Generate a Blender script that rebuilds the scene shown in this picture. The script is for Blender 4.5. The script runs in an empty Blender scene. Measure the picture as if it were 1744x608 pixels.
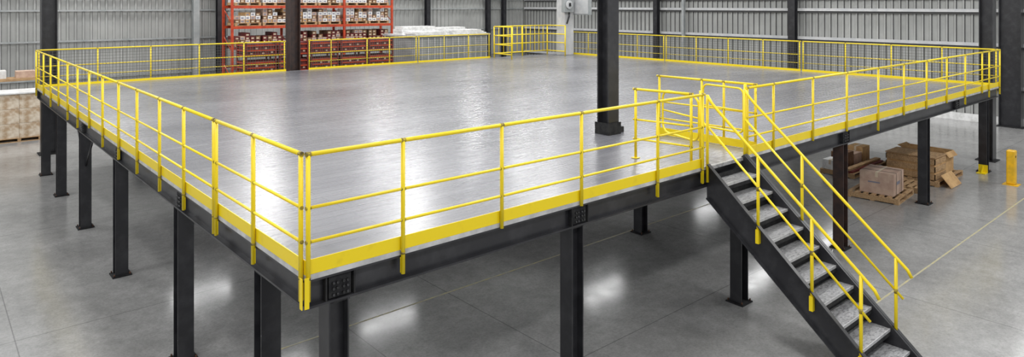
import bpy, bmesh, math, random
from mathutils import Vector, Matrix
random.seed(7)
C = bpy.context.scene.collection
V = Vector
# ------------------------------------------------------------------ materials
def mat(name, col, rough=.5, metal=0, var=0, vscale=3, col2=None, lo=.4, hi=.6, bump=0, bscale=40, stretch=None, spec=.5):
    m = bpy.data.materials.new(name); m.use_nodes = True
    nt = m.node_tree; n = nt.nodes; L = nt.links; b = n['Principled BSDF']
    b.inputs['Base Color'].default_value = (*col, 1); b.inputs['Roughness'].default_value = rough
    b.inputs['Metallic'].default_value = metal; b.inputs['Specular IOR Level'].default_value = spec
    tc = n.new('ShaderNodeTexCoord'); mp = n.new('ShaderNodeMapping'); L.new(tc.outputs['Object'], mp.inputs[0])
    if stretch: mp.inputs['Scale'].default_value = stretch
    if col2 is not None:
        no = n.new('ShaderNodeTexNoise'); no.inputs['Scale'].default_value = vscale; no.inputs['Detail'].default_value = 8
        no.inputs['Roughness'].default_value = .6
        L.new(mp.outputs[0], no.inputs['Vector'])
        r = n.new('ShaderNodeValToRGB'); r.color_ramp.elements[0].position = lo; r.color_ramp.elements[1].position = hi
        r.color_ramp.elements[0].color = (*col, 1); r.color_ramp.elements[1].color = (*col2, 1)
        L.new(no.outputs['Fac'], r.inputs[0]); L.new(r.outputs[0], b.inputs['Base Color'])
    if bump:
        n2 = n.new('ShaderNodeTexNoise'); n2.inputs['Scale'].default_value = bscale; L.new(mp.outputs[0], n2.inputs['Vector'])
        bp = n.new('ShaderNodeBump'); bp.inputs['Strength'].default_value = bump; bp.inputs['Distance'].default_value = .01
        L.new(n2.outputs['Fac'], bp.inputs['Height']); L.new(bp.outputs[0], b.inputs['Normal'])
    return m
M = {}
M['yellow'] = mat('yellow_paint', (.82,.62,.006), .36, col2=(.66,.48,.01), vscale=5, lo=.6, hi=.85)
M['bollardyellow'] = mat('bollard_yellow', (.80,.46,.01), .4, col2=(.6,.36,.02), vscale=5)
M['grime'] = mat('dark_joint_grime', (.10,.075,.02), .6, col2=(.4,.3,.02), vscale=30)
M['black'] = mat('charcoal_steel', (.018,.018,.021), .32, col2=(.040,.040,.044), vscale=4, lo=.45, hi=.75)
M['bolt'] = mat('dark_bolt', (.06,.06,.065), .35, .4, col2=(.02,.02,.02), vscale=30)
M['black2'] = mat('recessed_steel', (.010,.010,.012), .7, col2=(.025,.025,.025), vscale=9, spec=.25)
M['brown'] = mat('primer_brown_steel', (.024,.015,.014), .5, col2=(.05,.026,.020), vscale=5)
M['galv'] = mat('galvanised_trim', (.6,.6,.6), .4, .2, col2=(.4,.4,.4), vscale=4)
M['nosing'] = mat('tread_front', (.50,.50,.51), .35, .3, col2=(.22,.22,.22), vscale=12, lo=.5, hi=.75)
M['greypaint'] = mat('grey_paint', (.44,.45,.46), .45, col2=(.52,.52,.52), vscale=3)
M['palegrey'] = mat('pale_grey_paint', (.26,.28,.28), .5, col2=(.34,.35,.35), vscale=2)
M['rust'] = mat('rust', (.12,.05,.025), .8, col2=(.05,.02,.01), vscale=20)
M['orange'] = mat('rack_orange', (.50,.055,.012), .45, col2=(.36,.035,.01), vscale=5)
M['rackred'] = mat('rack_dark_red', (.20,.018,.012), .5, col2=(.10,.012,.01), vscale=5)
M['wood'] = mat('pallet_wood', (.50,.33,.17), .8, col2=(.3,.18,.09), vscale=6, stretch=(1,8,8))
M['card'] = mat('cardboard', (.58,.37,.17), .85, col2=(.42,.25,.11), vscale=4)
M['card2'] = mat('pinkish_cardboard', (.55,.4,.31), .85, col2=(.44,.3,.23), vscale=4)
M['carddark'] = mat('dark_cardboard', (.13,.065,.035), .9, col2=(.22,.12,.06), vscale=4)
M['white'] = mat('white_wrap', (.80,.80,.79), .35, col2=(.6,.6,.59), vscale=5)
M['cream'] = mat('stretch_wrapped_beige', (.42,.30,.19), .22, col2=(.66,.58,.47), vscale=3.5, bump=.6, bscale=12)
M['redbox'] = mat('red_box', (.17,.014,.012), .6, col2=(.05,.008,.008), vscale=5)
M['tape'] = mat('tape', (.6,.5,.36), .3)
M['strap'] = mat('strap', (.03,.03,.03), .4)
M['print'] = mat('box_print', (.2,.2,.25), .6)
M['linepaint'] = mat('floor_line_yellow', (.45,.39,.17), .4, col2=(.31,.30,.25), vscale=7, lo=.35, hi=.6)
M['tread'] = mat('worn_tread', (.42,.42,.43), .35, .25, col2=(.12,.12,.125), vscale=18, lo=.44, hi=.70, bump=.9, bscale=90, stretch=(1,2,1))
M['wire'] = mat('wire', (.12,.12,.10), .5, .5)
M['wall'] = mat('corrugated_panel', (.31,.315,.305), .5, .1, col2=(.42,.425,.41), vscale=.6, lo=.35, hi=.7)
M['ribshadow'] = mat('painted_rib_shade', (.10,.10,.10), .6)  # dark tone painted in as shade on wall ribs and below girts
def surf(name, dark, light, rlo, rhi, kind):
    m = bpy.data.materials.new(name); m.use_nodes = True
    nt = m.node_tree; n = nt.nodes; L = nt.links; b = n['Principled BSDF']
    tc = n.new('ShaderNodeTexCoord')
    def noise(sc, det=8, rough=.6, st=(1,1,1)):
        mp = n.new('ShaderNodeMapping'); mp.inputs['Scale'].default_value = st; L.new(tc.outputs['Object'], mp.inputs[0])
        o = n.new('ShaderNodeTexNoise'); o.inputs['Scale'].default_value = sc; o.inputs['Detail'].default_value = det
        o.inputs['Roughness'].default_value = rough; L.new(mp.outputs[0], o.inputs['Vector']); return o.outputs['Fac']
    def ramp(f, p0, c0, p1, c1):
        r = n.new('ShaderNodeValToRGB'); e = r.color_ramp.elements; e[0].position=p0; e[1].position=p1
        e[0].color=(*c0,1); e[1].color=(*c1,1); L.new(f, r.inputs[0]); return r.outputs[0]
    def mix(t, fac, a, bb):
        x = n.new('ShaderNodeMixRGB'); x.blend_type = t
        if isinstance(fac, float): x.inputs[0].default_value = fac
        else: L.new(fac, x.inputs[0])
        L.new(a, x.inputs[1])
        if isinstance(bb, tuple): x.inputs[2].default_value = (*bb,1)
        else: L.new(bb, x.inputs[2])
        return x.outputs[0]
    def mth(op, a, v=None):
        x = n.new('ShaderNodeMath'); x.operation = op
        L.new(a, x.inputs[0])
        if v is not None:
            if isinstance(v, (int,float)): x.inputs[1].default_value = v
            else: L.new(v, x.inputs[1])
        return x.outputs[0]
    if kind == 'floor':
        c = ramp(noise(.45, 10, .7), .3, dark, .7, light)
        c = mix('OVERLAY', .5, c, ramp(noise(5, 10, .8), .3, (.31,.31,.31), .7, (.69,.69,.69)))
        c = mix('MULTIPLY', .5, c, ramp(noise(26, 6, .75), .35, (.6,.6,.6), .55, (1,1,1)))
        rg = ramp(noise(2.5, 8, .7), .3, (rlo,)*3, .7, (rhi,)*3)
        sp = n.new('ShaderNodeSeparateXYZ'); L.new(tc.outputs['Object'], sp.inputs[0])
        for ax, off, per in ((0, 3.96, 5.5), (0, 2.15, 11.0), (1, .55, 5.5)):
            f = mth('ADD', sp.outputs[ax], -off + per*50.5); f = mth('MODULO', f, per); f = mth('ADD', f, -per/2); f = mth('ABSOLUTE', f)
            f = mth('LESS_THAN', f, .008)
            f = mth('MULTIPLY', f, .5)
            c = mix('MIX', f, c, (.05,.05,.05))
    else:
        c = ramp(noise(.30, 5, .55, (1,1.6,1)), .35, dark, .65, light)
        c = mix('OVERLAY', .22, c, ramp(noise(1.6, 6, .65, (.3,4,1)), .35, (.36,.36,.36), .65, (.64,.64,.64)))
        c = mix('OVERLAY', .40, c, ramp(noise(14, 5, .7, (.10,9,1)), .35, (.37,.37,.37), .65, (.63,.63,.63)))
        bk = n.new('ShaderNodeTexBrick'); L.new(tc.outputs['Object'], bk.inputs['Vector'])
        bk.inputs['Color1'].default_value=(1,1,1,1); bk.inputs['Color2'].default_value=(.84,.84,.86,1); bk.inputs['Mortar'].default_value=(.42,.42,.44,1)
        bk.inputs['Scale'].default_value=1; bk.inputs['Brick Width'].default_value=2.4; bk.inputs['Row Height'].default_value=.2
        bk.inputs['Mortar Size'].default_value=.004
        c = mix('MULTIPLY', .85, c, bk.outputs['Color'])
        rg = ramp(noise(3, 4, .5, (.2,5,1)), .3, (rlo,)*3, .7, (rhi,)*3)
    L.new(c, b.inputs['Base Color']); L.new(rg, b.inputs['Roughness'])
    b.inputs['Specular IOR Level'].default_value = .75 if kind=='floor' else .9
    return m
M['floor'] = surf('polished_concrete', (.215,.214,.21), (.36,.358,.352), .12, .21, 'floor')
M['deck'] = surf('sealed_deck_board', (.125,.125,.137), (.20,.20,.215), .25, .29, 'deck')
# ------------------------------------------------------------------ geometry helpers
class MB:
    def __init__(s): s.b = bmesh.new(); s.mi = 0
    def _faces(s, vs, fs, smooth=False):
        bv = [s.b.verts.new(v) for v in vs]
        for k, f in enumerate(fs):
            fc = s.b.faces.new([bv[i] for i in f]); fc.material_index = s.mi
            fc.smooth = smooth and len(f) == 4
    def box(s, x0,x1,y0,y1,z0,z1):
        vs = [(x,y,z) for z in (z0,z1) for y in (y0,y1) for x in (x0,x1)]
        s._faces(vs, [(0,2,3,1),(4,5,7,6),(0,1,5,4),(2,6,7,3),(0,4,6,2),(1,3,7,5)]); return s
    def bar(s, p0, p1, w, h, up=(0,0,1)):
        p0=V(p0); p1=V(p1); d=(p1-p0).normalized(); up=V(up)
        if abs(d.dot(up))>.99: up=V((0,1,0))
        sd=d.cross(up).normalized(); u=sd.cross(d).normalized()
        vs=[p+sd*a*w/2+u*b*h/2 for p in (p0,p1) for a,b in ((-1,-1),(1,-1),(1,1),(-1,1))]
        s._faces(vs, [(0,1,2,3),(7,6,5,4),(0,4,5,1),(1,5,6,2),(2,6,7,3),(3,7,4,0)]); return s
    def tube(s, p0, p1, r, seg=10, r2=None):
        p0=V(p0); p1=V(p1); d=(p1-p0).normalized(); up=V((0,0,1)) if abs(d.z)<.95 else V((1,0,0))
        a=d.cross(up).normalized(); c=a.cross(d); r2=r if r2 is None else r2
        vs=[p+(a*math.cos(t)+c*math.sin(t))*q for p,q in ((p0,r),(p1,r2)) for t in [2*math.pi*i/seg for i in range(seg)]]
        fs=[(i,(i+1)%seg,seg+(i+1)%seg,seg+i) for i in range(seg)]+[tuple(range(seg-1,-1,-1)),tuple(range(seg,2*seg))]
        s._faces(vs, fs, True); return s
    def path(s, pts, r, seg=10, closed=False):
        pts=[V(p) for p in pts]; n=len(pts); rings=[]
        for i,p in enumerate(pts):
            a=pts[(i-1)%n] if (i>0 or closed) else p; c=pts[(i+1)%n] if (i<n-1 or closed) else p
            d=(c-a).normalized(); ref=V((0,0,1)) if abs(d.z)<.999 else V((1,0,0))
            if i==0: x=d.cross(ref).normalized()
            else: x=(px-d*px.dot(d)).normalized()
            px=x; y=x.cross(d)
            rings.append([s.b.verts.new(p+(x*math.cos(t)+y*math.sin(t))*r) for t in [2*math.pi*k/seg for k in range(seg)]])
        m = n if closed else n-1
        for i in range(m):
            A=rings[i];B=rings[(i+1)%n]
            for k in range(seg):
                f=s.b.faces.new([A[k],A[(k+1)%seg],B[(k+1)%seg],B[k]]); f.smooth=True; f.material_index=s.mi
        if not closed:
            s.b.faces.new(rings[0]); s.b.faces.new(rings[-1])
        return s
    def prism(s, poly, axis, a, b):
        def P(q,t): return {'x':(t,q[0],q[1]),'y':(q[0],t,q[1]),'z':(q[0],q[1],t)}[axis]
        n=len(poly); vs=[P(q,a) for q in poly]+[P(q,b) for q in poly]
        s._faces(vs,[tuple(range(n)),tuple(range(2*n-1,n-1,-1))]+[(i,(i+1)%n,n+(i+1)%n,n+i) for i in range(n)]); return s
    def hcol(s, x, y, z0, z1, w, d, t=.02, along='x'):
        if along=='x':
            s.box(x-d/2,x-d/2+t,y-w/2,y+w/2,z0,z1); s.box(x+d/2-t,x+d/2,y-w/2,y+w/2,z0,z1); s.box(x-d/2+t,x+d/2-t,y-t/2,y+t/2,z0,z1)
        else:
            s.box(x-w/2,x+w/2,y-d/2,y-d/2+t,z0,z1); s.box(x-w/2,x+w/2,y+d/2-t,y+d/2,z0,z1); s.box(x-t/2,x+t/2,y-d/2+t,y+d/2-t,z0,z1)
        return s
def wl(o):
    v=V((0,0,0))
    while o is not None: v+=o.location; o=o.parent
    return v
def obj(name, mb, m, parent=None, loc=None, bevel=0):
    me=bpy.data.meshes.new(name)
    off = wl(parent) if parent is not None else V(loc or (0,0,0))
    bmesh.ops.recalc_face_normals(mb.b, faces=mb.b.faces)
    bmesh.ops.translate(mb.b, verts=mb.b.verts, vec=-off)
    mb.b.to_mesh(me); mb.b.free()
    for q in (m if isinstance(m,(list,tuple)) else [m]): me.materials.append(M[q])
    o=bpy.data.objects.new(name, me); C.objects.link(o)
    if parent is not None: o.parent=parent
    elif loc: o.location=loc
    if bevel:
        md=o.modifiers.new('bevel','BEVEL'); md.width=bevel; md.segments=2; md.limit_method='ANGLE'
    return o
def tag(o,label,cat,group=None,kind=None):
    o['label']=label; o['category']=cat
    if group: o['group']=group
    if kind: o['kind']=kind
    return o
def thing(name,label,cat,loc=(0,0,0),group=None):
    o=bpy.data.objects.new(name,None); C.objects.link(o); o.location=loc; o.empty_display_size=.2
    return tag(o,label,cat,group)
def dup(root,loc,rz=0,label=None,group=None):
    r=root.copy(); C.objects.link(r); r.location=loc; r.rotation_euler=(0,0,rz)
    if label: r['label']=label
    if group: r['group']=group
    for ch in list(root.children):
        c=ch.copy(); C.objects.link(c); c.parent=r
        for g in list(ch.children):
            d=g.copy(); C.objects.link(d); d.parent=c
    return r
def struct(name,mb,m,label=None):
    o=obj(name,mb,m); o['kind']='structure'
    if label: o['label']=label
    return o
# ------------------------------------------------------------------ setting
DU, DV, ZD = 21.2, 18.0, 2.32
WU, WV, WH = 29.6, 30.0, 9.0
struct('floor', MB().box(-16,WU+.3,-12,WV+.3,-.2,0), 'floor', 'polished mottled grey concrete warehouse floor')
def corr(a0,a1,along):
    mb=MB(); b=mb.b; p=.30; prof=[(0,0),(.16,0),(.185,.06),(.25,.06),(.275,0)]
    pts=[]; x=a0
    while x<a1:
        for q,d in prof: pts.append((x+q,d))
        x+=p
    pts.append((a1,0)); prev=None
    for k,(q,d) in enumerate(pts):
        if along=='u': lo=(q,WV-d,0); hi=(q,WV-d,WH)
        else: lo=(WU-d,q,0); hi=(WU-d,q,WH)
        cur=(b.verts.new(lo),b.verts.new(hi))
        if prev:
            f=b.faces.new([prev[0],cur[0],cur[1],prev[1]]); f.material_index=1 if k%5 in (2,4) and along=='v' or (k%5==4 and along=='u') else 0  # rib flanks take the painted shade colour
        prev=cur
    if along=='u': mb.box(a0,a1,WV+.002,WV+.15,0,WH)
    else: mb.box(WU+.002,WU+.15,a0,a1,0,WH)
    return mb
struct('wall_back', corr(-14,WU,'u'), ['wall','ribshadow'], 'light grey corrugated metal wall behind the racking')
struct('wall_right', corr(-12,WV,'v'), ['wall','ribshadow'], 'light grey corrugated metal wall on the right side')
struct('floor_glare_strip_right', MB().box(WU-.12,WU-.085,-12,WV-.2,0,.3), 'white')  # white strip painted in for the overbright floor band at the wall foot
k=0
for z in (1.4,3.05,4.40,5.0,7.2):
    k+=1; struct('trim_%d'%k, MB().box(WU-.24,WU-.085,-12,WV-.25,z,z+.13), 'greypaint')
    k+=1; struct('trim_%d'%k, MB().box(WU-.12,WU-.086,-12,WV-.25,z-.09,z), 'ribshadow')  # dark strip standing in for the shadow line under each girt
    k+=1; struct('trim_%d'%k, MB().box(-14,WU-.25,WV-.17,WV-.085,z,z+.07), 'palegrey')
for v0,u0,u1,lb in ((-1.35,8.6,29,'thin worn yellow floor line to the right of the staircase'),(3.4,-3,12,'thin faded yellow floor line running under the deck')):
    tag(obj('floor_line', MB().box(u0,u1,v0-.016,v0+.016,0.0,.002),'linepaint',loc=(u0,v0,0)),lb,'floor marking')
# ------------------------------------------------------------------ mezzanine platform
plat=thing('mezzanine_platform','large raised grey mezzanine deck on charcoal steel beams and columns','mezzanine',(0,0,0))
obj('deck_surface', MB().box(.012,DU-.012,.012,DV-.012,ZD-.04,ZD), 'deck', plat)
e=.012
for a in ((0,DU,0,e),(0,DU,DV-e,DV),(0,e,e,DV-e),(DU-e,DU,e,DV-e)):
    obj('edge_trim', MB().box(*a,ZD-.045,ZD+.003),'galv',plat)
BT,BB=ZD-.045,ZD-.30
def channel(p0,p1,out):
    mb=MB(); o=V((*out,0)); p0=V((*p0,0)); p1=V((*p1,0)); zz=V((0,0,1))
    w=.075
    c=-o*w/2
    mb.bar(p0+c+zz*(BT-.01),p1+c+zz*(BT-.01),w,.02); mb.bar(p0+c+zz*(BB+.01),p1+c+zz*(BB+.01),w,.02)
    c2=-o*(w-.006)
    mb.bar(p0+c2+zz*((BT+BB)/2),p1+c2+zz*((BT+BB)/2),.012,BT-BB-.04)
    return mb
for p0,p1,o in (((0,0),(DU,0),(0,-1)),((0,DV),(DU,DV),(0,1)),((0,.08),(0,DV-.08),(-1,0)),((DU,.08),(DU,DV-.08),(1,0))):
    obj('edge_beam', channel(p0,p1,o),'black',plat)
x=1.2
while x<DU-.3:
    obj('joist', MB().box(x-.04,x+.04,.08,DV-.08,ZD-.25,ZD-.046),'black2',plat); x+=2.4
def splice(c,ax):
    mb=MB(); u,v=c
    if ax=='u':
        mb.box(u-.11,u+.11,v+.020,v+.062,BB+.03,BT-.03)
        mb.mi=1
        for i in (-.07,-.03,.03,.07):
            for j in (.06,.115,.165): mb.tube((u+i,v+.021,BB+j),(u+i,v-.004,BB+j),.012,6)
        mb.mi=0
        for q in (-.14,.14): mb.box(u+q-.008,u+q+.008,v+.004,v+.062,BB+.02,BT-.02)
    else:
        mb.box(u+.020,u+.062,v-.11,v+.11,BB+.03,BT-.03)
        mb.mi=1
        for i in (-.07,-.03,.03,.07):
            for j in (.06,.115,.165): mb.tube((u+.021,v+i,BB+j),(u-.004,v+i,BB+j),.012,6)
    return mb
for c,a in (((.34,0),'u'),((3.5,0),'u'),((10.95,0),'u'),((17.5,0),'u'),((0,3.9),'v'),((0,7.6),'v'),((0,10.9),'v')):
    obj('splice_plate', splice(c,a),['black2','bolt'],plat)
cols=[(.32,.10,'x'),(3.45,.10,'x'),(7.25,.10,'x'),(15.4,.10,'x'),(20.1,.10,'x'),
      (.10,1.12,'y'),(.10,4.0,'y'),(.10,7.75,'y'),(.10,11.1,'y'),(.10,14.3,'y'),(.10,17.0,'y'),
      (8.7,3.2,'x'),(DU-.1,6,'y'),(DU-.1,12,'y'),(DU-.1,17.8,'y'),(7,DV-.1,'x'),(14,DV-.1,'x'),(14,9,'x'),(7,10,'x')]
def mcol(x,y,al,m):
    c=obj('column', MB().hcol(x,y,.02,BB,.2,.2,.014,al),m,plat)
    obj('base_plate', MB().box(x-.15,x+.15,y-.15,y+.15,0,.02),'black2',c)
    obj('cap_plate',MB().box(x-.095,x+.11,y-.095,y+.11,BB-.015,BB),'black2',c)
    for i in (-.12,.12):
        for j in (-.12,.12):
            obj('anchor_bolt', MB().tube((x+i,y+j,.02),(x+i,y+j,.055),.012,6),'rust',c)
    return c
for (x,y,al) in cols: mcol(x,y,al,'black')
c=mcol(10.9,.10,'x','brown'); c['label']='primer-brown column, unlike the charcoal ones'
obj('knee_brace', MB().tube((.10,12.0,BB-.01),(.10,11.2,BB-.7),.02,8),'black',plat)
obj('knee_brace', MB().tube((.10,10.2,BB-.01),(.10,11.0,BB-.7),.02,8),'black',plat)
# ------------------------------------------------------------------ guardrails
HT,HM,HL=1.07,.60,.30
def guard(label,p0,p1,posts,out,group,mesh=False,h=HT,toe=True,drop=.22,levels=None,short=(),toeh=.13):
    p0=V((*p0,0)); p1=V((*p1,0)); d=(p1-p0).normalized(); Lg=(p1-p0).length; o=V((*out,0)); zz=V((0,0,1))
    t=thing('guardrail',label,'guardrail',(p0.x,p0.y,ZD),group)
    off=o*.024
    def R(nm,z,r=.021):
        a,b=p0+off+zz*(ZD+z),p1+off+zz*(ZD+z)
        obj(nm,MB().tube(a,b,r,10),'yellow',t)
    R('top_rail',h,.0205)
    for z in (levels or (HM,HL)): R('mid_rail',z,.0145)
    if toe:
        mb=MB(); a=p0-o*.003; b=p1-o*.003
        mb.bar(a+zz*(ZD+.005+toeh/2),b+zz*(ZD+.005+toeh/2),.008,toeh); obj('toe_board',mb,'yellow',t)
    for k,q in enumerate(posts):
        P=p0+d*q+off; dr=.05 if k in short else drop
        mb=MB(); mb.tube(P+zz*(ZD-dr),P+zz*(ZD+h+.012),.021,10)
        if dr>.1:
            mb.bar(P-o*.012+zz*(ZD-dr+.01),P-o*.012+zz*(ZD-.06),.045,.010,up=o)
        elif drop<0:
            mb.bar(P+zz*(ZD+.004),P+zz*(ZD+.012),.1,.1,up=o)
        mb.mi=1
        for z in (h,)+tuple(levels or (HM,HL)):
            mb.tube(P-d*.024+zz*(ZD+z),P+d*.024+zz*(ZD+z),.0225 if z==h else .0175,10)
        if dr>.1: mb.tube(P+zz*(ZD-.03),P+zz*(ZD-.008),.0225,10)
        obj('post',mb,['yellow','grime'],t)
    if mesh:
        mb=MB(); n=int(Lg/.09)
        a0=p0+o*.004
        for i in range(n+1):
            q=a0+d*(Lg*i/n); mb.bar(q+zz*(ZD+.1),q+zz*(ZD+h-.03),.008,.008)
        z=.12
        while z<h-.03:
            mb.bar(a0+zz*(ZD+z),p1+o*.004+zz*(ZD+z),.008,.008); z+=.09
        obj('mesh_infill',mb,'wire',t)
    return t
G='yellow guardrails around the mezzanine edge'
g=guard('yellow guardrail along front edge, from nearest corner to the stair top',(0.0,0),(6.10,0),[.015,.98,2.23,3.49,4.99,6.05],(0,-1),G,short=(2,3))
obj('corner_bracket', MB().box(-.03,.012,-.054,-.046,ZD-.27,ZD-.0).box(-.054,-.046,-.046,-.0,ZD-.27,ZD-.0),'yellow',g)
guard('short yellow guardrail section beside the nearest deck corner, left edge',(0,.02),(0,2.32),[.02,1.15,2.28],(-1,0),G)
guard('yellow guardrail on left edge, second section from the nearest corner',(0,2.36),(0,7.3),[.02,1.19,2.34,3.64,4.92],(-1,0),G)
guard('yellow guardrail on left edge, third section from the nearest corner',(0,7.33),(0,12.5),[1.27,2.57,3.87,5.15],(-1,0),G,short=(1,))
guard('yellow guardrail on left edge, section ending at the far left corner',(0,12.53),(0,17.95),[1.27,2.57,3.87,5.39],(-1,0),G,short=(0,2))
guard('yellow guardrail right of the stairs along the front edge',(7.25,0),(14.5,0),[.03,.85,2.25,3.65,5.15,6.55],(0,-1),G,short=(1,2,3,5))
guard('yellow guardrail on the front edge ending at far right corner',(14.53,0),(DU,0),[.67,2.07,3.5,4.95,5.6,6.64],(0,-1),G,short=(0,1,3))
n=['nearest the far right corner','in the middle of the right rear edge','beside the pale grey column at the far corner']
for i in range(3):
    a=i*5.9+.03; Lr=5.85 if i<2 else 5.5
    guard('mesh-filled yellow guardrail on right rear edge, '+n[i],(DU,a),(DU,a+Lr),[.05]+[1.45*j for j in range(1,4)]+[Lr-.03],(1,0),G,mesh=True,toeh=.08)
guard('mesh-filled yellow guardrail on back edge, from far left corner to brown column',(0.02,DV),(7.35,DV),[.03,1.5,2.95,4.4,5.85,7.28],(0,1),G,mesh=True,toeh=.07)
guard('mesh-filled yellow guardrail on back edge in front of the orange rack',(8.2,DV),(12.9,DV),[.03,.9,2.4,3.4,4.65],(0,1),G,mesh=True,toeh=.07)
guard('yellow guardrail on back edge in front of white sheet packs',(12.95,DV),(16.75,DV),[.03,1.3,2.6,3.75],(0,1),G,mesh=True,toeh=.07)
cage=thing('pallet_gate_cage','tall yellow barred cage on the back edge near the pale column','cage',(18.6,DV-.1,ZD))
Z0=ZD+.004
for (x,y) in ((16.9,17.9),(18.6,17.9),(20.2,17.9),(16.9,16.7),(20.2,16.7)):
    obj('post',MB().tube((x,y,Z0),(x,y,ZD+1.4),.03,8),'yellow',cage)
for z in (.2,.6,1.0,1.4):
    obj('rail',MB().tube((16.9,17.9,ZD+z),(20.2,17.9,ZD+z),.024,8),'yellow',cage)
    obj('side_rail',MB().tube((16.9,17.9,ZD+z),(16.9,16.7,ZD+z),.024,8),'yellow',cage)
    obj('side_rail',MB().tube((20.2,17.9,ZD+z),(20.2,16.7,ZD+z),.024,8),'yellow',cage)
for i in range(1,12):
    x=16.9+3.3*i/12; obj('bar',MB().tube((x,17.9,ZD+.2),(x,17.9,ZD+1.4),.014,6),'yellow',cage)
G2='inner guardrails around the stair landing'
guard('short inner yellow guardrail left of the stair landing',(6.02,.10),(5.86,1.08),[.03,.95],(-1,0),G2,drop=-.004,toe=False)
guard('longer inner yellow guardrail right of the stair landing',(7.78,.10),(7.70,2.05),[.03,.6,1.02,1.9],(1,0),G2,drop=-.004,toe=True)
def loop(y0,y1,z0,z1,r,x0,x1):
    pts=[]
    for cy,cz,a0 in ((y1-r,z1-r,0),(y0+r,z1-r,90),(y0+r,z0+r,180),(y1-r,z0+r,270)):
        for k in range(6):
            a=math.radians(a0+18*k); y=cy+r*math.cos(a); z=cz+r*math.sin(a)
            f=(y-y0)/(y1-y0); pts.append((x0+(x1-x0)*f,y,z))
    return pts
gt=thing('swing_gate','yellow round-cornered swing gate standing open at the stair top','gate',(6.22,.12,ZD))
obj('hinge_post',MB().tube((6.22,.12,Z0),(6.22,.12,ZD+1.1),.024,10),'yellow',gt)
obj('gate_frame',MB().path(loop(.15,1.05,ZD+.33,ZD+1.0,.15,6.22,6.55),.017,8,True),'yellow',gt)
obj('gate_bar',MB().tube((6.23,.16,ZD+.68),(6.545,1.04,ZD+.68),.014,8),'yellow',gt)
gt=thing('swing_gate','yellow narrow swing gate folded against the right landing rail','gate',(7.5,.14,ZD))
obj('hinge_post',MB().tube((7.5,.14,Z0),(7.5,.14,ZD+1.1),.024,10),'yellow',gt)
obj('gate_frame',MB().path(loop(.17,1.0,ZD+.3,ZD+1.02,.1,7.5,7.62),.017,8,True),'yellow',gt)
obj('gate_bar',MB().tube((7.505,.18,ZD+.66),(7.61,.99,ZD+.66),.014,8),'yellow',gt)
# ------------------------------------------------------------------ staircase
U0,U1=6.2,7.13; RISE=ZD/11; GO=.235
sl=RISE/GO; E=-.006
st=thing('staircase','charcoal steel staircase with worn grey treads and yellow handrails','staircase',((U0+U1)/2,-1.3,0))
poly=[(E,2.33),(-.05,2.37),(-2.53,2.37-sl*2.48),(-2.62,.08),(-2.62,0),(-2.24,0),(E,sl*2.24-.14)]
for s,(x0,x1) in enumerate(((U0-.012,U0),(U1,U1+.04))):
    o=obj('stringer',MB().prism(poly,'x',x0,x1),'black',st)
    xm = x0-.03 if s==0 else x1+.03
    obj('flange',MB().bar((xm,-.05,2.365),(xm,-2.53,2.365-sl*2.48),.06,.014),'black',o)
    obj('flange',MB().bar((xm,-.03,sl*2.24-.14),(xm,-2.22,.012),.06,.014),'black',o)
for i in range(1,11):
    z=ZD-RISE*i; v1=-GO*(i-1)+.05 if i>1 else -.02; v0=-GO*i-.05
    t=obj('tread',MB().box(U0+.002,U1-.002,v0,v1-.012,z-.03,z),'tread',st)
    obj('nosing',MB().box(U0+.002,U1-.002,v0-.010,v0,z-.035,z+.002),'nosing',t)
    obj('front_lip',MB().box(U0+.002,U1-.002,v0-.008,v0,z-.09,z-.0355),'black2',t)
    obj('back_lip',MB().box(U0+.002,U1-.002,v1-.017,v1-.012,z,z+.07),'black2',t)
    obj('tread_bracket',MB().box(U0+.001,U0+.03,v0+.02,v1-.03,z-.065,z-.0305),'black2',t)
    obj('tread_bracket',MB().box(U1-.03,U1-.001,v0+.02,v1-.03,z-.065,z-.0305),'black2',t)
obj('landing_nosing',MB().box(U0,U1,-.04,E,ZD-.045,ZD+.004),'tread',st)
def handrail(x,posts,r_end,ztop,hook):
    top=lambda r: ztop-sl*r
    pts=[(x,-.03,ztop+.02),(x,-.10,top(.10)+.01),(x,-.2,top(.2))]+[(x,-r_end,top(r_end))]
    if hook: pts+=[(x,-r_end-.05,top(r_end)-.09)]
    hr=obj('handrail',MB().path(pts,.021,10),'yellow',st)
    obj('mid_rail',MB().tube((x,-.04,ztop-.44),(x,-r_end+.05,top(r_end-.05)-.44),.017,10),'yellow',hr)
    for r in posts:
        mb=MB().tube((x,-r,2.33-sl*r-.16),(x,-r,top(r)),.022,10)
        mb.bar((x,-r,2.33-sl*r-.17),(x,-r,2.33-sl*r+.02),.058,.05)
        mb.mi=1; mb.tube((x,-r,top(r)-.44-.03),(x,-r,top(r)-.44+.03),.0245,10)
        obj('post',mb,['yellow','grime'],hr)
    obj('post',MB().tube((x,-.03,ZD-.22),(x,-.03,ztop+.03),.021,10),'yellow',hr)
handrail(U0-.035,[.83,1.58,2.19],2.35,3.35,True)
handrail(U1+.062,[.95,2.22],2.36,3.35,True)
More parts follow.
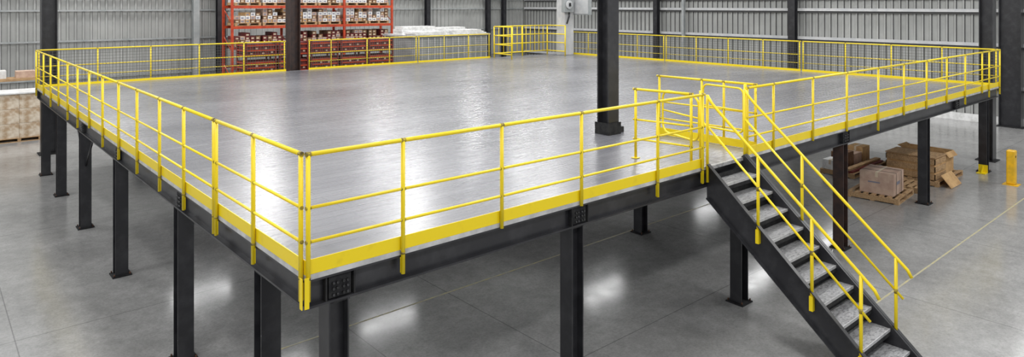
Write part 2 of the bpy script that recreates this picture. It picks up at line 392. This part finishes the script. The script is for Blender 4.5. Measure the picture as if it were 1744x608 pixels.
# ------------------------------------------------------------------ building columns
def bcol(label,x,y,w,d,al,m,z0=0,z1=WH,t=.025,pl=.08):
    r=thing('steel_column',label,'column',(x,y,z0))
    obj('shaft',MB().hcol(x,y,z0+.025,z1,w,d,t,al),m,r)
    obj('base_plate',MB().box(x-w/2-pl,x+w/2+pl,y-d/2-pl,y+d/2+pl,z0,z0+.025),'black2',r)
    return r
r=bcol('tall black steel column standing on the deck near the stair top',7.06,2.66,.28,.28,'y','black',z0=ZD+.0005,pl=.03)
obj('foot_box',MB().box(6.89,7.23,2.49,2.50,ZD+.026,ZD+.22).box(6.89,6.90,2.50,2.83,ZD+.026,ZD+.22),'black2',r)
obj('side_bracket',MB().box(7.235,7.42,2.58,2.74,ZD+.001,ZD+.10),'black2',r)
bcol('brown steel column at the back edge in front of orange rack',7.8,18.45,.4,.4,'x','brown')
bcol('thick black column behind the far left deck corner',.55,20.2,.4,.42,'x','black')
bcol('black column behind the far right deck corner',21.85,.45,.36,.36,'y','black')
def onwall_r(px,off=.44):
    t=(px-872)/1163; u=WU-off; du=u+2.557
    dv=(.7547*du-t*.6561*du)/(.6561+.7547*t); return u,dv-5.70
def onwall_b(px,off=.40):
    t=(px-872)/1163; v=WV-off; dv=v+5.70
    du=(.6561*dv+.7547*dv*t)/(.7547-.6561*t); return du-2.557,v
for px,w,lb in ((1118,.26,'narrow black wall column, first to the right of the tall deck column'),(1350,.34,'black wall column behind the middle of the right rear guardrail'),(1722,.72,'wide black wall column at the right edge of the picture')):
    u,v=onwall_r(px); bcol(lb,u,v,min(w,.38),w,'y','black') if w>.5 else bcol(lb,u,v,w,.3,'x','black')
u,v=onwall_r(1164,.36); bcol('slim pale grey wall post between two black wall columns',u,v,.14,.16,'x','palegrey')
for px,w,m,lb in ((376,.40,'black','dark wall column just left of the orange rack'),(333,.28,'palegrey','grey wall post left of the dark wall column by the rack'),(728,.26,'black','slim black wall column right of the orange rack'),(831,.26,'black','slim black wall column behind the yellow cage, left one'),(858,.22,'black','slim black wall column behind the yellow cage, right one')):
    u,v=onwall_b(px); bcol(lb,u,v,w,.3,'y',m)
pc=thing('box_column','pale grey square column with electrical boxes at the far deck corner','column',(20.75,17.2,ZD))
obj('shaft',MB().box(20.42,21.02,16.95,17.49,Z0,WH),'greypaint',pc,bevel=.01)
eb=thing('electrical_box','round-fronted grey electrical isolator fixed to the pale square column','electrical box',(20.55,16.85,4.25))
obj('housing',MB().box(20.2,20.85,16.75,16.949,4.34,5.0),'palegrey',eb,bevel=.02)
obj('dial',MB().tube((20.48,16.75,4.70),(20.48,16.68,4.70),.2,20),'greypaint',eb)
obj('conduit',MB().path([(20.62,16.85,4.34),(20.62,16.85,4.15),(20.6,16.89,4.0),(20.52,16.90,3.8)],.035,8),'black',eb)
obj('handle',MB().box(20.44,20.52,16.62,16.68,4.62,4.78),'black2',eb)
ep=thing('electrical_cabinet','grey flat electrical cabinet fixed beside the pale square column','electrical cabinet',(21.12,16.65,4.3))
obj('housing',MB().box(21.021,21.21,15.95,17.3,4.22,5.4),'palegrey',ep,bevel=.01)
obj('door',MB().box(21.0,21.0205,16.0,16.94,4.27,5.35),'greypaint',ep)
# ------------------------------------------------------------------ pallets and cartons
def pallet(label,loc,sx=1.2,sy=1.0,rz=0,group=None,m='wood'):
    t=thing('pallet',label,'pallet',loc,group); x,y,z=loc
    mb=MB()
    for i in range(7):
        yy=y-sy/2+.05+(sy-.1)*i/6; mb.box(x-sx/2,x+sx/2,yy-.05,yy+.05,z+.115,z+.135)
    obj('top_boards',mb,m,t)
    for i in (-1,0,1):
        mb=MB(); xx=x+i*(sx/2-.05)
        mb.box(xx-.05,xx+.05,y-sy/2,y+sy/2,z+.02,z+.115); obj('bearer',mb,m,t)
    mb=MB()
    for i in (-1,0,1):
        yy=y+i*(sy/2-.05); mb.box(x-sx/2,x+sx/2,yy-.05,yy+.05,z,z+.02)
    obj('bottom_boards',mb,m,t)
    t.rotation_euler=(0,0,rz); return t
def carton(label,loc,sx,sy,sz,m='card',rz=0,flaps=None,tape=True,group=None,lab=False):
    t=thing('carton',label,'box',loc,group); x,y,z=loc
    if flaps:
        mb=MB(); w=.012
        mb.box(x-sx/2,x+sx/2,y-sy/2,y-sy/2+w,z,z+sz).box(x-sx/2,x+sx/2,y+sy/2-w,y+sy/2,z,z+sz)
        mb.box(x-sx/2,x-sx/2+w,y-sy/2+w,y+sy/2-w,z,z+sz).box(x+sx/2-w,x+sx/2,y-sy/2+w,y+sy/2-w,z,z+sz).box(x-sx/2+w,x+sx/2-w,y-sy/2+w,y+sy/2-w,z,z+.02)
        obj('body',mb,m,t)
        for (a,b,dx,dy,w,(f,dz)) in (((x,y-sy/2),0,0,-1,sx,flaps[0]),((x,y+sy/2),0,0,1,sx,flaps[1]),((x-sx/2,y),0,-1,0,sy,flaps[2]),((x+sx/2,y),0,1,0,sy,flaps[3])):
            p0=V((a[0],a[1],z+sz)); p1=p0+V((dx*f,dy*f,dz))
            d=(p1-p0).normalized(); side=V((dy,dx,0)).normalized()
            obj('flap',MB().bar(p0,p1,w-.02,.01,up=d.cross(side)),m,t)
    else:
        obj('body',MB().box(x-sx/2,x+sx/2,y-sy/2,y+sy/2,z,z+sz),m,t,bevel=.006)
        if tape:
            obj('tape',MB().box(x-sx/2-.002,x+sx/2+.002,y-.03,y+.03,z+sz,z+sz+.002).box(x-sx/2-.003,x-sx/2-.001,y-.03,y+.03,z+sz-.12,z+sz),'tape',t)
    if lab:
        obj('printing',MB().box(x-sx*.25,x+sx*.1,y-sy/2-.003,y-sy/2-.001,z+sz*.45,z+sz*.6),'print',t)
        obj('printing',MB().box(x-sx/2-.003,x-sx/2-.001,y-sy*.1,y+sy*.25,z+sz*.5,z+sz*.56),'print',t)
        for q in (-.25,.25):
            obj('strap',MB().box(x+sx*q-.01,x+sx*q+.01,y-sy/2-.004,y+sy/2+.004,z+sz,z+sz+.004).box(x+sx*q-.01,x+sx*q+.01,y-sy/2-.005,y-sy/2-.0035,z,z+sz+.004),'strap',t)
    t.rotation_euler=(0,0,rz); return t
a=math.radians(5)
pallet('wooden pallet under the taped pinkish carton beneath the deck',(15.35,1.05,0),1.3,1.15,a)
carton('strapped and taped pinkish-brown carton on a pallet beneath the deck',(15.3,1.0,.135),.82,.76,.52,'card2',a,lab=True)
pallet('wooden pallet under the crate and the open carton beneath the deck',(18.2,1.05,0),1.95,1.4,0)
cr=thing('wooden_crate','pale slatted wooden crate on a pallet beneath the deck, beside an open carton','crate',(17.72,1.05,.135))
obj('body',MB().box(17.33,18.11,.47,1.63,.135,.70),'card',cr)
mb=MB()
for k in range(3):
    z=.15+.195*k
    mb.box(17.31,17.33,.45,1.65,z,z+.14).box(17.31,18.13,.45,.47,z,z+.14).box(17.31,18.13,1.63,1.65,z,z+.14)
obj('side_slats',mb,'wood',cr)
obj('lid',MB().box(17.30,18.14,.44,1.04,.701,.725).box(17.30,18.14,1.07,1.66,.701,.725),'wood',cr)
carton('half-open brown carton on a pallet beneath the deck, beside the slatted crate',(18.68,1.08,.135),.64,1.1,.56,'card',-.03,flaps=((.10,-.12),(.1,.04),(.01,.06),(.12,-.12)))
fb=thing('flat_cardboard','loose flattened cardboard sheet leaning against the pallet with the crate','cardboard sheet',(17.9,.2,0))
obj('sheet',MB().bar((17.7,.08,.01),(17.7,.32,.30),.8,.012,up=(0,1,-.6)),'card',fb)
pallet('wooden pallet under small cartons and planks at the back beneath the deck',(17.6,2.6,0),2.3,.9,0)
for i,(x,m,nm,h) in enumerate(((16.75,'white','white',.26),(17.3,'carddark','dark brown',.4),(17.85,'card2','pale brown',.3),(18.4,'card','brown',.42))):
    carton('small %s carton on the rear pallet beneath the deck'%nm,(x,2.8,.135),.5,.42,h,m)
for i,(y,z,nm) in enumerate(((2.27,.135,'bottom front'),(2.42,.135,'bottom rear'),(2.34,.186,'top'))):
    tag(obj('timber_plank',MB().box(16.5,18.6,y-.07,y+.07,z,z+.05),'rackred' if i<2 else 'wood',loc=(17.5,y,z)),'%s timber plank in the little stack on the rear pallet'%nm,'plank')
pallet('empty wooden pallet lying between the two loaded pallets beneath the deck',(16.6,1.05,0),.9,1.1,.05)
b=thing('bollard','orange-yellow steel guard post on floor beyond the far right deck corner','bollard',(19.0,-.8,0))
obj('post',MB().box(18.9,19.1,-.9,-.7,.015,.9),'bollardyellow',b,bevel=.03); obj('base_plate',MB().box(18.83,19.17,-.97,-.63,0,.015),'bollardyellow',b)
obj('hole',MB().tube((18.95,-.9,.75),(18.95,-.904,.75),.03,10),'black2',b)
cg=thing('column_guard','small yellow angle guard at the foot of the far right column','column guard',(19.82,.05,0))
obj('foot',MB().box(19.70,19.94,-.04,.18,0,.02),'yellow',cg); obj('upright',MB().box(19.92,19.94,-.04,.18,.02,.22).prism([(19.74,.02),(19.92,.02),(19.92,.2)],'y',.06,.08),'yellow',cg)
# left goods
pallet('wooden pallet under the wrapped beige cartons at far left',(.05,23.6,0),1.3,1.15)
for L_ in range(3):
    for i in range(2):
        for j in range(2):
            x=.05-.3+.6*i; y=23.6-.27+.54*j
            c=carton('beige wrapped carton in the stack on a pallet at far left, %s layer'%('bottom','middle','top')[L_],(x,y,.135+.5*L_),.595,.535,.495,'cream',tape=False,group='wrapped beige cartons, %s layer'%('bottom','middle','top')[L_])
tag(obj('wrap_hood',MB().box(-.60,.70,23.0,24.2,1.632,1.70),'white',loc=(.05,23.6,1.632),bevel=.02),'crumpled white film lid on the beige carton stack at far left','film lid')
pallet('wooden pallet under the pale wrapped load at the left edge',(-1.6,24.2,0),1.25,1.1)
w=MB(); w.box(-2.18,-1.02,23.7,24.7,.135,1.6)
bmesh.ops.subdivide_edges(w.b,edges=w.b.edges[:],cuts=6,use_grid_fill=True)
for v in w.b.verts:
    if v.co.z>.2: v.co+=V((random.uniform(-.03,.03),random.uniform(-.03,.03),random.uniform(-.03,.02)))
tag(obj('wrapped_load',w,'cream',loc=(-1.6,24.2,.135)),'single bulky shrink-wrapped load at the far left edge','wrapped goods')
tb=thing('timber_bench','long low timber bench with cardboard offcuts behind wrapped loads','bench',(-1,26,0))
obj('top',MB().box(-4,1.4,25.6,26.4,1.85,1.95),'wood',tb)
for x in (-3.8,-1.3,1.2):
    for y in (25.7,26.3): obj('leg',MB().box(x-.06,x+.06,y-.06,y+.06,0,1.85),'wood',tb)
for i,(x,h,m,nm) in enumerate(((-1.2,.45,'card','brown'),(-.4,.3,'white','white'),(.5,.25,'card2','pale brown'))):
    carton('small %s carton on the timber bench at far left'%nm,(x,26,1.95),.6,.5,h,m)
tag(obj('wrapped_bundle',MB().box(2.1,2.8,15.9,16.5,0,.55),'white',loc=(2.4,16.2,0),bevel=.08),'small white wrapped bundle on the floor below the left deck edge','bundle')
# ------------------------------------------------------------------ orange racking
RU0,RV0,RV1,BAY=7.5,24.0,25.1,2.6
rk=thing('pallet_rack','tall orange pallet rack full of cartons behind the back guardrail','rack',(RU0+3.9,24.5,0))
for i in range(4):
    x=RU0+BAY*i; fr=None
    for y in (RV0,RV1):
        o=obj('upright',MB().box(x-.05,x+.05,y-.04,y+.04,0,5.9),'orange',rk)
        fr=fr or o
    z=.3
    while z<5.6:
        obj('lacing',MB().bar((x,RV0+.04,z),(x,RV1-.04,z+.6),.03,.03),'orange',fr); z+=1.2
LV=[1.2,2.05,2.9,3.78,4.66]
for li,z in enumerate(LV):
    for i in range(3):
        for y in (RV0,RV1):
            obj('beam',MB().box(RU0+BAY*i+.05,RU0+BAY*(i+1)-.05,y-.025,y+.025,z-.12,z),'orange' if li>2 else 'rackred',rk)
        for q in (.4,.9,1.7,2.2):
            obj('deck_support',MB().box(RU0+BAY*i+q-.04,RU0+BAY*i+q+.04,RV0+.025,RV1-.025,z-.03,z),'rackred',rk)
pp=None
names=['left','middle','right']; lvn=['lowest','second','third','fourth','top']
cm={'white':('white','white'),'card':('brown','card'),'red':('red','redbox'),'dark':('dark brown','carddark'),'pink':('pale brown','card2')}
cproto={}
W_,H_,D_=.22,.15,.9
def small(kind,loc,label,group):
    if kind not in cproto:
        o=MB().box(-W_/2+.012,W_/2-.012,-D_/2,D_/2,0,H_-.002); o.mi=1; o.box(-W_/2+.04,W_/2-.07,-D_/2-.003,-D_/2-.001,.03,.09)
        b=obj('carton',o,[cm[kind][1],'print' if kind in('white','card','pink') else 'tape']); cproto[kind]=b; b.location=loc
    else:
        b=cproto[kind].copy(); C.objects.link(b); b.location=loc
    tag(b,label,'box',group)
plan={2:['red','red','dark','pink'],3:['white','pink','white','dark','dark','card'],4:['white','white','white','pink','dark']}
for li,z in enumerate(LV):
    if li<2: continue
    for i in range(3):
        for h in (0,1):
            cx=RU0+BAY*i+.70+h*1.2; y=24.55
            side='left half' if h==0 else 'right half'
            lab='pallet on the %s level of orange rack, %s bay, %s'%(lvn[li],names[i],side)
            if pp is None: pp=pallet(lab,(cx,y,z),1.12,1.0,group='pallets on the orange rack')
            else: dup(pp,(cx,y,z),0,lab,'pallets on the orange rack')
            rows=4 if li==3 else 3
            for q in (-2,-1,0,1,2):
                rr=rows-int(random.random()*2.2)
                for r in range(rr):
                    kind=random.choice(plan[li])
                    small(kind,(cx+q*.222,y,z+.135+r*H_),'%s carton on %s rack level, %s bay, %s'%(cm[kind][0],lvn[li],names[i],side),'%s cartons on %s rack level, %s bay, %s'%(cm[kind][0],lvn[li],names[i],side))
# dark red stillages stacked behind the guardrail
def stillage(label,loc):
    t=thing('stillage',label,'stillage',loc); x,y,z=loc
    w,d,h=1.2,1.0,.66
    for i in (-1,1):
        for j in (-1,1): obj('corner_post',MB().box(x+i*(w/2-.03)-.03,x+i*(w/2-.03)+.03,y+j*(d/2-.03)-.03,y+j*(d/2-.03)+.03,z,z+h),'rackred',t)
    obj('body',MB().box(x-w/2+.06,x+w/2-.06,y-d/2+.06,y+d/2-.06,z+.06,z+h-.08),'redbox',t)
    mb=MB()
    for k in range(3):
        zz=z+.1+.19*k
        mb.box(x-w/2+.06,x+w/2-.06,y-d/2+.01,y-d/2+.03,zz,zz+.05).box(x-w/2+.01,x-w/2+.03,y-d/2+.06,y+d/2-.06,zz,zz+.05).box(x+w/2-.03,x+w/2-.01,y-d/2+.06,y+d/2-.06,zz,zz+.05)
    obj('side_slats',mb,'orange',t)
    mb=MB()
    for k,(xx,zz) in enumerate(((-.4,.17),(-.2,.36),(.05,.17),(.15,.36),(.38,.2))):
        mb.box(x+xx,x+xx+.08,y-d/2+.035,y-d/2+.055,z+zz,z+zz+.06)
    obj('tag_plate',mb,'card2',t)
    return t
sp=None
ordn=['leftmost','second','third','fourth','rightmost']; lay=['bottom','second','third','fourth','top']
for k in range(5):
    for l_ in range(5):
        loc=(7.3+1.3*k,20.7,.66*l_); lab='dark red steel stillage, %s stack from the left, %s layer'%(ordn[k],lay[l_])
        if sp is None: sp=stillage(lab,loc)
        else: dup(sp,loc,0,lab)
# enclosure with white sheet packs
pod=thing('storage_enclosure','low grey panelled storage enclosure behind the back guardrail','enclosure',(16,21.2,0))
obj('body',MB().box(14,18.2,20,22.4,0,3.25),'palegrey',pod)
for i in range(13):
    x=14.1+.335*i; obj('rib',MB().box(x-.03,x+.03,19.96,19.9995,.1,3.2),'greypaint',pod)
obj('roof',MB().box(13.9,18.3,19.9,22.5,3.25,3.33),'galv',pod)
for i,(x,y,sx,h,r_) in enumerate(((15.0,20.35,2.0,.16,.04),(15.2,21.6,2.1,.36,-.05),(17.15,20.4,2.0,.2,-.06),(17.3,21.7,1.8,.28,.05))):
    mb=MB()
    for q in range(3):
        dx=random.uniform(-.06,.06); hh=h*(q+1)/3
        mb.box(-sx/2+.05+dx,sx/2-.1+dx-.1*q,-.45+.03*q,.45-.05*q,h*q/3,hh-.006)
    o=tag(obj('foam_sheet_pack',mb,'white'),
      ['thin white sheet pack on enclosure roof, front left','thickest white sheet pack on enclosure roof, rear left','white sheet pack on enclosure roof, front right','white sheet pack on enclosure roof, rear right'][i],'sheet pack')
    o.location=(x,y,3.33); o.rotation_euler=(0,0,r_)
# ------------------------------------------------------------------ lights
for i in range(6):
    for j in range(6):
        l=bpy.data.lights.new('high_bay_light','AREA'); l.shape='RECTANGLE'; l.size=1.4; l.size_y=.6; l.energy=215
        l.color=(1,.995,.985)
        o=bpy.data.objects.new('high_bay_light',l); C.objects.link(o); o.location=(-5+6.6*i+(j%2)*2.2,-6+6.8*j,9.2); o.rotation_euler=(0,0,math.radians(90*((i+j)%2)))
for (x,y) in ((1.9,2.2),(5.0,2.6),(2.3,6.5),(9.6,5),(5,7),(13,3),(17,3),(2.4,11),(17,7)):
    l=bpy.data.lights.new('under_deck_fill','AREA'); l.shape='RECTANGLE'; l.size=1.3; l.size_y=.3; l.energy=14  # unseen fill lamp, added to lighten the floor beneath the deck
    o=bpy.data.objects.new('under_deck_fill',l); C.objects.link(o); o.location=(x,y,ZD-.28)
w=bpy.data.worlds.new('world'); bpy.context.scene.world=w; w.use_nodes=True
w.node_tree.nodes['Background'].inputs[0].default_value=(.97,.985,1,1); w.node_tree.nodes['Background'].inputs[1].default_value=.75
# ------------------------------------------------------------------ camera
cd=bpy.data.cameras.new('camera'); cam=bpy.data.objects.new('camera',cd); C.objects.link(cam)
cd.sensor_width=36; cd.lens=24; cd.shift_y=-296/1744; cd.clip_end=200
cam.location=(-2.557,-5.70,4.7); cam.rotation_euler=(math.radians(90),0,math.radians(-41))
bpy.context.scene.camera=cam
bpy.context.scene.view_settings.view_transform='Standard'
